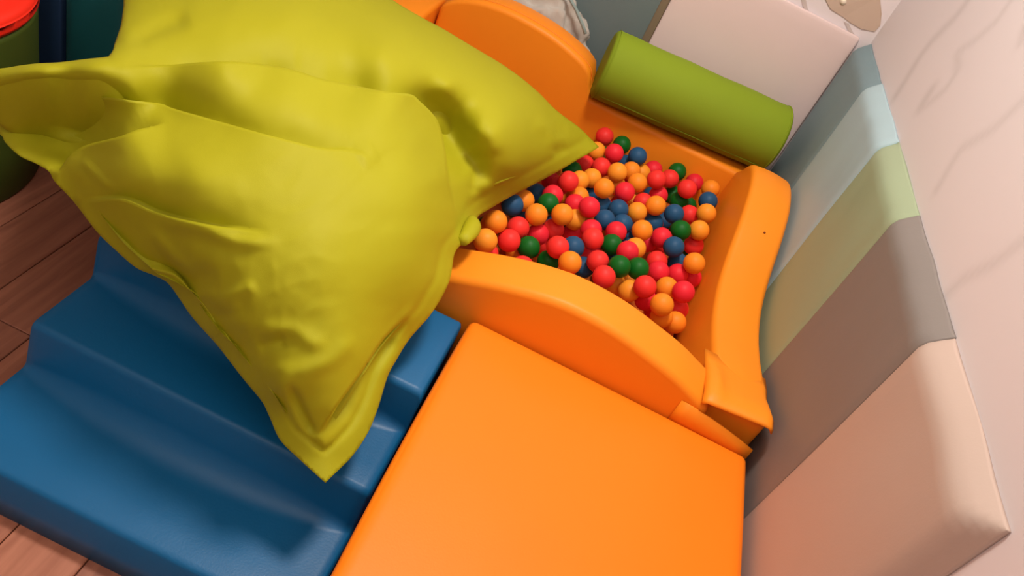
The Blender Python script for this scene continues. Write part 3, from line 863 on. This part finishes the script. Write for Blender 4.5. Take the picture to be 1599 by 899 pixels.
# ------------------------------------------------------------------ big lime cushion
# cloth coordinates (p, q) -> world; control points sculpted by hand
CP = np.array([
    (0.937, 0.228, 0.039, 2.086, 0.345), (0.92, 0.239, 0.019, 2.021, 0.342), (0.905, 0.247, 0.002, 1.971, 0.34), (0.88, 0.262, -0.025, 1.883, 0.338),
    (0.84, 0.284, -0.067, 1.759, 0.335), (0.8, 0.305, -0.105, 1.645, 0.335), (0.762, 0.327, -0.135, 1.525, 0.345), (0.748, 0.337, -0.143, 1.463, 0.36),
    (0.742, 0.352, -0.135, 1.393, 0.38), (0.729, 0.374, -0.129, 1.285, 0.415), (0.711, 0.394, -0.131, 1.203, 0.435), (0.702, 0.44, -0.111, 1.121, 0.43),
    (0.675, 0.488, -0.11, 1.046, 0.41), (0.64, 0.53, -0.122, 0.985, 0.385), (0.618, 0.565, -0.124, 0.941, 0.365), (0.605, 0.59, -0.123, 0.913, 0.35),
    (0.59, 0.64, -0.112, 0.867, 0.32), (0.573, 0.68, -0.107, 0.825, 0.3), (0.545, 0.72, -0.112, 0.775, 0.285), (0.508, 0.756, -0.126, 0.724, 0.275),
    (0.49, 0.74, -0.149, 0.728, 0.28), (0.47, 0.722, -0.175, 0.733, 0.285), (0.437, 0.688, -0.221, 0.744, 0.295), (0.42, 0.65, -0.256, 0.768, 0.305),
    (0.408, 0.625, -0.28, 0.781, 0.315), (0.375, 0.585, -0.329, 0.796, 0.33), (0.34, 0.54, -0.383, 0.815, 0.345), (0.3, 0.495, -0.443, 0.832, 0.36),
    (0.282, 0.47, -0.474, 0.847, 0.365), (0.262, 0.442, -0.51, 0.864, 0.37), (0.24, 0.43, -0.534, 0.861, 0.375), (0.212, 0.418, -0.562, 0.854, 0.38),
    (0.18, 0.39, -0.604, 0.859, 0.39), (0.15, 0.36, -0.646, 0.868, 0.4), (0.115, 0.315, -0.704, 0.889, 0.415), (0.085, 0.283, -0.745, 0.896, 0.43),
    (0.076, 0.268, -0.758, 0.9, 0.44), (0.055, 0.255, -0.785, 0.903, 0.44), (0.03, 0.243, -0.814, 0.902, 0.44), (0.008, 0.222, -0.851, 0.915, 0.44),
    (0.0, 0.21, -0.87, 0.926, 0.44), (-0.04, 0.185, -0.923, 0.932, 0.44), (-0.09, 0.15, -0.984, 0.935, 0.45), (-0.06, 0.11, -0.897, 0.889, 0.56),
    (0.0, 0.095, -0.841, 0.902, 0.6), (0.08, 0.087, -0.779, 0.931, 0.63), (0.16, 0.078, -0.728, 0.976, 0.65), (0.172, 0.055, -0.771, 1.05, 0.63),
    (0.181, 0.028, -0.812, 1.119, 0.62), (0.185, 0.0, -0.872, 1.207, 0.6), (0.19, -0.06, -0.989, 1.373, 0.58), (0.23, -0.15, -1.187, 1.729, 0.55),
    (0.33, -0.17, -1.161, 1.949, 0.56), (0.45, -0.12, -0.948, 1.964, 0.57), (0.56, -0.045, -0.708, 1.89, 0.57), (0.625, 0.0, -0.571, 1.846, 0.57),
    (0.664, 0.022, -0.505, 1.861, 0.56), (0.7, 0.042, -0.443, 1.878, 0.55), (0.76, 0.078, -0.336, 1.904, 0.53), (0.8, 0.103, -0.263, 1.932, 0.51),
    (0.84, 0.135, -0.183, 1.957, 0.48), (0.87, 0.165, -0.117, 1.992, 0.44), (0.9, 0.188, -0.054, 2.049, 0.4), (0.92, 0.208, -0.006, 2.087, 0.365),
    (0.3, 0.03, -0.72, 1.195, 0.64), (0.45, 0.02, -0.616, 1.342, 0.66), (0.6, 0.07, -0.44, 1.403, 0.66), (0.7, 0.13, -0.308, 1.459, 0.62),
    (0.78, 0.2, -0.182, 1.519, 0.55), (0.85, 0.215, -0.101, 1.789, 0.44), (0.88, 0.232, -0.048, 1.891, 0.385), (0.8, 0.26, -0.126, 1.553, 0.46),
    (0.76, 0.29, -0.155, 1.479, 0.43), (0.65, 0.12, -0.355, 1.382, 0.64), (0.25, 0.06, -0.721, 1.109, 0.63), (0.72, 0.3, -0.189, 1.378, 0.45),
    (0.715, 0.215, -0.259, 1.515, 0.485), (0.7, 0.18, -0.297, 1.522, 0.52), (0.668, 0.146, -0.342, 1.465, 0.575), (0.735, 0.255, -0.208, 1.492, 0.455),
    (0.765, 0.24, -0.177, 1.489, 0.5), (0.748, 0.2, -0.218, 1.477, 0.55), (0.56, 0.13, -0.43, 1.284, 0.625), (0.42, 0.1, -0.553, 1.168, 0.645),
    (0.03, 0.116, -0.807, 0.901, 0.595), (0.07, 0.116, -0.772, 0.91, 0.61), (0.13, 0.124, -0.725, 0.931, 0.617), (0.2, 0.136, -0.663, 0.95, 0.628),
    (0.1, 0.105, -0.759, 0.933, 0.62), (0.2, 0.11, -0.68, 0.972, 0.64), (0.35, 0.115, -0.57, 1.055, 0.66), (0.45, 0.14, -0.483, 1.106, 0.655),
    (0.56, 0.16, -0.389, 1.188, 0.645), (0.62, 0.17, -0.333, 1.237, 0.64), (0.65, 0.22, -0.279, 1.226, 0.605), (0.68, 0.28, -0.218, 1.21, 0.56),
    (0.7, 0.33, -0.176, 1.223, 0.5), (0.6, 0.25, -0.289, 1.092, 0.625), (0.5, 0.25, -0.36, 0.996, 0.635), (0.4, 0.2, -0.469, 0.988, 0.64),
    (0.14, 0.158, -0.75, 0.98, 0.545), (0.25, 0.16, -0.642, 1.002, 0.59), (0.35, 0.185, -0.526, 0.994, 0.625), (0.06, 0.17, -0.849, 0.986, 0.475),
    (0.1, 0.21, -0.787, 0.968, 0.465), (0.06, 0.22, -0.813, 0.943, 0.45), (0.2, 0.22, -0.622, 0.9, 0.575), (0.3, 0.26, -0.503, 0.878, 0.605),
    (0.4, 0.33, -0.39, 0.87, 0.59), (0.25, 0.32, -0.528, 0.848, 0.535), (0.18, 0.3, -0.603, 0.85, 0.515), (0.14, 0.27, -0.68, 0.893, 0.485),
    (0.5, 0.4, -0.276, 0.862, 0.575), (0.6, 0.35, -0.23, 0.988, 0.585), (0.66, 0.38, -0.172, 1.053, 0.535), (0.56, 0.47, -0.204, 0.877, 0.515),
    (0.62, 0.45, -0.17, 0.96, 0.5), (0.35, 0.4, -0.4, 0.818, 0.53), (0.3, 0.41, -0.449, 0.82, 0.485), (0.4, 0.47, -0.329, 0.795, 0.5),
    (0.37, 0.5, -0.347, 0.785, 0.455), (0.45, 0.53, -0.267, 0.792, 0.46), (0.5, 0.56, -0.211, 0.791, 0.455), (0.44, 0.6, -0.246, 0.756, 0.405),
    (0.48, 0.62, -0.206, 0.768, 0.39), (0.53, 0.6, -0.173, 0.802, 0.41), (0.495, 0.69, -0.167, 0.755, 0.32), (0.57, 0.56, -0.16, 0.855, 0.43),
    (0.64, 0.48, -0.143, 0.988, 0.45), (0.3, -0.06, -0.9, 1.47, 0.6), (0.45, -0.04, -0.742, 1.58, 0.62)
])
OUT = [(0.937,0.228),(0.92,0.239),(0.905,0.247),(0.88,0.262),(0.84,0.284),(0.8,0.305),(0.762,0.327),(0.748,0.337),(0.742,0.352),(0.729,0.374),(0.711,0.394),(0.702,0.44),(0.675,0.488),(0.64,0.53),(0.618,0.565),(0.605,0.59),(0.59,0.64),(0.573,0.68),(0.545,0.72),(0.508,0.756),(0.49,0.74),(0.47,0.722),(0.437,0.688),(0.42,0.65),(0.408,0.625),(0.375,0.585),(0.34,0.54),(0.3,0.495),(0.282,0.47),(0.262,0.442),(0.24,0.43),(0.212,0.418),(0.18,0.39),(0.15,0.36),(0.115,0.315),(0.085,0.283),(0.076,0.268),(0.055,0.255),(0.03,0.243),(0.008,0.222),(0.0,0.21),(-0.04,0.185),(-0.09,0.15),(-0.06,0.11),(0.0,0.095),(0.08,0.087),(0.16,0.078),(0.172,0.055),(0.181,0.028),(0.185,0.0),(0.19,-0.06),(0.23,-0.15),(0.33,-0.17),(0.45,-0.12),(0.56,-0.045),(0.625,0.0),(0.664,0.022),(0.7,0.042),(0.76,0.078),(0.8,0.103),(0.84,0.135),(0.87,0.165),(0.9,0.188),(0.92,0.208)]
FOLDS = [
    ('step', [(0.18, 0.099), (0.26, 0.101), (0.368, 0.101), (0.455, 0.112), (0.5, 0.126), (0.56, 0.138), (0.605, 0.146), (0.64, 0.15), (0.655, 0.162), (0.682, 0.192), (0.694, 0.235), (0.7, 0.28), (0.712, 0.33), (0.716, 0.352)], 0.024, 0.05, 0.085, 0.052),
    ('step', [(0.03, 0.146), (0.11, 0.147), (0.18, 0.152), (0.252, 0.163), (0.28, 0.173), (0.369, 0.198), (0.458, 0.221), (0.503, 0.231), (0.547, 0.234), (0.592, 0.254)], 0.012, 0.04, 0.042, 0.03),
    ('step', [(0.076, 0.281), (0.1, 0.256), (0.134, 0.231), (0.189, 0.216), (0.225, 0.203), (0.262, 0.196)], 0.014, 0.05, 0.03, 0.045),
    ('step', [(0.12, 0.315), (0.19, 0.309), (0.25, 0.332), (0.32, 0.35), (0.38, 0.358), (0.42, 0.366)], 0.008, 0.03, 0.018, 0.018),
    ('ridge', [(0.249, 0.347), (0.31, 0.355), (0.371, 0.377), (0.445, 0.379)], 0.01, 0.012, 0, 0),
    ('ridge', [(0.237, 0.357), (0.27, 0.4), (0.31, 0.437)], 0.008, 0.01, 0, 0),
    ('ridge', [(0.13, 0.25), (0.175, 0.298)], 0.004, 0.006, 0, 0),
    ('valley', [(0.45, 0.595), (0.47, 0.64), (0.493, 0.686)], 0.012, 0.007, 0, 0),
    ('step', [(0.64, 0.49), (0.6, 0.53), (0.57, 0.575), (0.528, 0.632), (0.495, 0.684)], 0.014, 0.03, 0.05, 0.032),
    ('ridge', [(0.625, 0.48), (0.64, 0.5), (0.622, 0.548)], 0.01, 0.018, 0, 0),
    ('valley', [(0.728, 0.228), (0.753, 0.249), (0.757, 0.262), (0.76, 0.292)], 0.014, 0.011, 0, 0),
    ('valley', [(0.753, 0.249), (0.745, 0.268), (0.738, 0.305)], 0.012, 0.009, 0, 0),
    ('ridge', [(0.735, 0.205), (0.768, 0.215), (0.772, 0.245)], 0.008, 0.016, 0, 0),
    ('valley', [(0.862, 0.238), (0.888, 0.227)], 0.01, 0.007, 0, 0),
    ('ridge', [(0.7, 0.15), (0.76, 0.2)], 0.006, 0.02, 0, 0),
    ('valley', [(0.195, 0.068), (0.225, 0.052), (0.255, 0.036), (0.3, 0.02)], 0.01, 0.013, 0, 0),
    ('ridge', [(0.18, 0.045), (0.187, 0.02), (0.183, 0.0)], 0.006, 0.008, 0, 0),
    ('ridge', [(0.4, 0.075), (0.47, 0.082)], 0.004, 0.015, 0, 0),
    ('ridge', [(0.59, 0.235), (0.56, 0.25)], 0.005, 0.018, 0, 0),
    ('ridge', [(0.395, 0.52), (0.45, 0.515), (0.49, 0.535), (0.52, 0.535)], 0.008, 0.014, 0, 0),
    ('valley', [(0.4, 0.54), (0.45, 0.53)], 0.008, 0.012, 0, 0),
    ('ridge', [(0.445, 0.585), (0.52, 0.56), (0.56, 0.52)], 0.006, 0.014, 0, 0),
    ('ridge', [(0.34, 0.47), (0.38, 0.455), (0.405, 0.447)], 0.006, 0.01, 0, 0),
    ('valley', [(0.31, 0.505), (0.35, 0.49), (0.4, 0.48)], 0.006, 0.014, 0, 0),
    ('ridge', [(0.29, 0.47), (0.33, 0.462), (0.35, 0.48), (0.385, 0.472)], 0.005, 0.01, 0, 0),
    ('ridge', [(0.41, 0.65), (0.44, 0.6), (0.45, 0.56)], 0.007, 0.016, 0, 0),
    ('valley', [(0.24, 0.42), (0.3, 0.43), (0.34, 0.42)], 0.007, 0.018, 0, 0),
    ('ridge', [(0.28, 0.27), (0.38, 0.3), (0.45, 0.3)], 0.004, 0.025, 0, 0),
    ('ridge', [(0.83, 0.19), (0.86, 0.205), (0.868, 0.235)], 0.006, 0.012, 0, 0),
    ('valley', [(0.866, 0.192), (0.874, 0.215)], 0.004, 0.005, 0, 0),
    ('valley', [(0.878, 0.19), (0.884, 0.212)], 0.004, 0.005, 0, 0)
]


def tps_fit(P, V, lam=None):
    n = len(P)
    d = np.linalg.norm(P[:, None] - P[None], axis=2)
    K = np.where(d > 0, d*d*np.log(d + 1e-12), 0) + np.diag(lam)
    A = np.zeros((n+3, n+3)); A[:n, :n] = K
    A[:n, n] = 1; A[:n, n+1:] = P; A[n, :n] = 1; A[n+1:, :n] = P.T
    return np.linalg.solve(A, np.vstack([V, np.zeros((3, V.shape[1]))]))


def tps_eval(Wt, P, Q):
    d = np.linalg.norm(Q[:, None] - P[None], axis=2)
    K = np.where(d > 0, d*d*np.log(d + 1e-12), 0)
    n = len(P)
    return K @ Wt[:n] + Wt[n] + Q @ Wt[n+1:]


def poly_info(Q, pts):
    """distance, signed side and arclength fraction to a polyline"""
    best = np.full(len(Q), 9.0); side = np.zeros(len(Q)); frac = np.zeros(len(Q))
    seg = [np.hypot(b[0]-a[0], b[1]-a[1]) for a, b in zip(pts[:-1], pts[1:])]
    tot = sum(seg); acc = 0
    for (a, b), l in zip(zip(pts[:-1], pts[1:]), seg):
        a = np.array(a); b = np.array(b); d = b - a
        t = np.clip(((Q - a) @ d) / (d @ d), 0, 1)
        r = Q - a - t[:, None]*d
        dist = np.hypot(r[:, 0], r[:, 1])
        cr = d[0]*r[:, 1] - d[1]*r[:, 0]
        m = dist < best
        best[m] = dist[m]; side[m] = np.sign(cr[m]); frac[m] = (acc + t[m]*l)/tot
        acc += l
    return best, side, frac


def densify(pts, step, closed):
    out = []
    n = len(pts)
    for i in range(n if closed else n-1):
        p0, p1, p2, p3 = pts[(i-1) % n], pts[i], pts[(i+1) % n], pts[(i+2) % n]
        l = math.hypot(p2[0]-p1[0], p2[1]-p1[1])
        m = max(1, int(l/step))
        corner1 = i in SHARP; corner2 = (i+1) % n in SHARP
        for k in range(m):
            t = k/m
            if corner1 or corner2:
                out.append((p1[0]+(p2[0]-p1[0])*t, p1[1]+(p2[1]-p1[1])*t))
            else:
                f = lambda a, b, c, d: 0.5*((2*b) + (-a+c)*t + (2*a-5*b+4*c-d)*t*t + (-a+3*b-3*c+d)*t**3)
                out.append((f(p0[0], p1[0], p2[0], p3[0]), f(p0[1], p1[1], p2[1], p3[1])))
    return out


def densify_open(pts, step):
    n = len(pts); out = []
    for i in range(n-1):
        p0, p1, p2, p3 = pts[max(i-1, 0)], pts[i], pts[i+1], pts[min(i+2, n-1)]
        m = max(1, int(math.hypot(p2[0]-p1[0], p2[1]-p1[1])/step))
        f = lambda a, b, c, d, t: 0.5*((2*b) + (-a+c)*t + (2*a-5*b+4*c-d)*t*t + (-a+3*b-3*c+d)*t**3)
        for k in range(m):
            out.append((f(p0[0], p1[0], p2[0], p3[0], k/m), f(p0[1], p1[1], p2[1], p3[1], k/m)))
    out.append(pts[-1])
    return out


SHARP = {0, 19, 42}
STEP = 0.0044
edge = densify(OUT, STEP, True)
E = np.array(edge)
gx, gy = np.meshgrid(np.arange(E[:, 0].min(), E[:, 0].max(), STEP), np.arange(E[:, 1].min(), E[:, 1].max(), STEP*0.9))
gx[::2] += STEP/2
G = np.stack([gx.ravel(), gy.ravel()], 1)
inside = np.zeros(len(G), bool)
for i in range(len(E)):
    x1, y1 = E[i]; x2, y2 = E[(i+1) % len(E)]
    cond = (G[:, 1] < y1) != (G[:, 1] < y2)
    with np.errstate(divide='ignore', invalid='ignore'):
        xi = (x2-x1)*(G[:, 1]-y1)/(y2-y1) + x1
    inside ^= cond & (G[:, 0] < xi)
G = G[inside]
dG = np.full(len(G), 9.0)
for i in range(len(E)):
    a = E[i]; b = E[(i+1) % len(E)]; d = b - a
    t = np.clip(((G-a) @ d)/(d @ d), 0, 1)
    r = G - a - t[:, None]*d
    dG = np.minimum(dG, np.hypot(r[:, 0], r[:, 1]))
# rows of vertices on both sides of every sharp fold, so that creases stay crisp
rows = []
for (kind, pts, a1, w1, a2, w2) in FOLDS:
    if kind != 'step':
        continue
    SHARP_SAVE, SHARP = SHARP, set()
    dp = np.array(densify_open(pts, 0.0042))
    tg = np.gradient(dp, axis=0); tg /= np.linalg.norm(tg, axis=1)[:, None]
    nn = np.stack([-tg[:, 1], tg[:, 0]], 1)
    for o_ in (-0.0065, -0.0022, 0.0022, 0.0065):
        rows.append(dp + nn*o_)
    SHARP = SHARP_SAVE
Rr = np.vstack(rows)
keep = dG > STEP*0.55
for i in range(0, len(G), 3000):
    dd = np.min(np.linalg.norm(G[i:i+3000, None] - Rr[None], axis=2), axis=1)
    keep[i:i+3000] &= dd > 0.0030
G = G[keep]; dG = dG[keep]
dR = np.full(len(Rr), 9.0)
for i in range(len(E)):
    a = E[i]; b = E[(i+1) % len(E)]; d = b - a
    t = np.clip(((Rr-a) @ d)/(d @ d), 0, 1)
    r = Rr - a - t[:, None]*d
    dR = np.minimum(dR, np.hypot(r[:, 0], r[:, 1]))
kr = dR > 0.012
for i in range(len(Rr)):                      # thin out points of crossing rows
    if kr[i] and i and kr[:i].any() and np.min(np.linalg.norm(Rr[:i][kr[:i]] - Rr[i], axis=1)) < 0.0018:
        kr[i] = False
G = np.vstack([G, Rr[kr]]); dG = np.concatenate([dG, dR[kr]])
Q = np.vstack([E, G]); dist = np.concatenate([np.zeros(len(E)), dG])
res = delaunay_2d_cdt([Vector(q) for q in Q.tolist()], [], [list(range(len(E)))], 1, 1e-7)
Qv = np.array([(v.x, v.y) for v in res[0]])
tris = [tuple(f) for f in res[2]]
orig = [o[0] if o else -1 for o in res[3]]
dist = np.array([dist[i] if i >= 0 else 0.0 for i in orig])

NO = len(OUT)
lam = np.full(len(CP), 5e-4); lam[:NO] = 2e-5
Wt = tps_fit(CP[:, :2], CP[:, 2:], lam)


def surf(Qx):
    return np.vstack([tps_eval(Wt, CP[:, :2], Qx[i:i+4000]) for i in range(0, len(Qx), 4000)])


X = surf(Qv)


def dist_to(Qx, line):
    line = np.array(line); o = np.full(len(Qx), 9.0)
    for a, b in zip(line[:-1], line[1:]):
        d = b - a
        t = np.clip(((Qx-a) @ d)/(d @ d + 1e-12), 0, 1)
        r = Qx - a - t[:, None]*d
        o = np.minimum(o, np.hypot(r[:, 0], r[:, 1]))
    return o


d_ab = dist_to(Qv, OUT[0:20]); d_bc = dist_to(Qv, OUT[19:43]); d_roll = dist_to(Qv, OUT[42:] + OUT[:1])
d_b = np.hypot(Qv[:, 0] - OUT[19][0], Qv[:, 1] - OUT[19][1])
wbc = np.clip(1.25 - d_b/0.16, 0.04, 1.0)
Nn = np.tile(np.array([[0.15, -0.70, 0.70]]), (len(X), 1)); Nn /= np.linalg.norm(Nn, axis=1)[:, None]   # folds are raised out of the cushion's mean plane
# flat seam border, then the puffed body
FL = 0.022 + 0.018*np.exp(-(d_b/0.10)**2)
disp = np.zeros(len(Qv))
d_ = np.minimum(d_ab, d_bc)
w_ = np.where(d_ab < d_bc, 1.0, wbc)
inner = np.clip(d_ - FL, 0, None)
disp -= w_*(0.011*np.exp(-inner/0.020) + 0.004*np.exp(-((d_ - FL)/0.005)**2)*(dist > 0.001))
disp -= 0.03*np.exp(-d_roll/0.020)*np.clip(np.minimum(d_ab, d_bc)/0.06, 0, 1)
interior = 1 - np.exp(-(dist/0.02)**2)
for (kind, pts, a1, w1, a2, w2) in FOLDS:
    d, s, fr = poly_info(Qv, densify_open(pts, 0.008))
    taper = np.clip(np.minimum(fr, 1-fr)/(0.28 if kind == 'step' else 0.25), 0, 1); taper = taper*taper*(3-2*taper)
    endd = np.where((fr <= 0.0) | (fr >= 1.0), 0.0, 1.0)
    if kind == 'ridge':
        disp += a1*np.exp(-(d/w1)**2)*taper*interior
    elif kind == 'valley':
        disp -= a1*np.exp(-(d/w1)**2)*taper*interior
    else:
        # front (positive side) raised, back pushed down, sharp in between
        f = np.where(s > 0, a1*np.exp(-d/w1), 0) - np.where(s <= 0, a2*np.exp(-(d/w2)**1.5), 0)
        disp += f*taper*interior
nz = np.array([noise.noise(Vector((q[0]*9, q[1]*13, 0.3)))*0.0020 + noise.noise(Vector((q[0]*28, q[1]*40, 2.3)))*0.0008
               + (0.5 - abs(noise.noise(Vector((q[0]*16 + q[1]*9, q[1]*22, 5.1)))))*0.0022 for q in Qv])
# more crumpled towards the front corner
crum = np.exp(-(((Qv[:, 0]-0.38)/0.14)**2 + ((Qv[:, 1]-0.49)/0.11)**2))
nz2 = np.array([(0.5 - abs(noise.noise(Vector((q[0]*30, q[1]*24, 9.7)))))*0.005 for q in Qv])
disp += (nz + nz2*crum)*interior
# gentle waves along the seam border
disp += 0.0025*np.array([noise.noise(Vector((q[0]*20, q[1]*20, 7.7))) for q in Qv])*np.exp(-dist/0.03)
top = X + Nn*disp[:, None]


def support(x, y):
    if y > 2.30: return 0.49 if x < 0.0 else 0.36
    if y > 1.35: return 0.318 if x > -0.60 else 0.40
    if y > 1.20: return 0.345 if x > -0.2 else 0.322
    if y > 0.955: return 0.297
    if y > 0.79: return 0.2
    return 0.105


bot = top - Nn*0.004
for i in range(len(top)):
    th = 0.26*(1 - math.exp(-max(0, dist[i] - 0.024)/0.11))
    zb = bot[i, 2] - th
    lo = support(top[i, 0], top[i, 1])
    bot[i, 2] = min(bot[i, 2], max(zb, lo))
nv = len(top)
isedge = dist <= 1e-9
faces = list(tris)
idx = list(range(nv))
verts = top.tolist()
bmap = {}
for i in range(nv):
    bmap[i] = len(verts); verts.append(bot[i].tolist())
faces += [tuple(bmap[i] for i in reversed(t)) for t in tris]
cnt = {}
for t in tris:
    for a, b in zip(t, t[1:] + t[:1]):
        cnt.setdefault((min(a, b), max(a, b)), []).append((a, b))
for k2, v in cnt.items():
    if len(v) == 1:
        a, b = v[0]
        faces.append((b, a, bmap[a], bmap[b]))
cu = empty('floor_cushion', (-0.35, 1.3, 0.3))
tag(cu, 'huge lime green floor cushion with flat seam border sprawled over the pit and steps', 'cushion')
mesh_obj('cushion_cover', verts, faces, M['lime'], cu)

# small rolled pull loop at the pinched seam
lv = []
la, lb_ = Vector((-0.145, 1.392, 0.39)), Vector((-0.132, 1.255, 0.43))
for i in range(11):
    u = i/10
    c = la.lerp(lb_, u) + Vector((0.006*math.sin(u*3.1), 0, 0.008*math.sin(u*3.1)))
    rad = 0.009 + 0.010*math.sin(u*2.6 + 0.3)
    lv.append([c + Vector((rad*math.cos(2*math.pi*k/14), 0.35*rad*math.sin(2*math.pi*k/14), rad*0.8*math.sin(2*math.pi*k/14))) for k in range(14)])
loft('pull_loop', lv, M['lime'], cu)

# ------------------------------------------------------------------ ceiling lamp over the pit, and the disc of the added fill light
for (x, y, s) in ((-0.08, 1.36, 0.42), (-0.05, -0.45, 2.4)):
    lm = empty('lamp_or_fill', (x, y, ZC))
    tag(lm, 'round white ceiling lamp above the ball pit' if y > 0 else 'wide round white disc of the added fill light over the free floor before the steps', 'lamp')
    drum('lamp_or_fill_body', x, y, s/2 + 0.03, 2.44, 2.4995, M['lamp'], lm, 0.01)
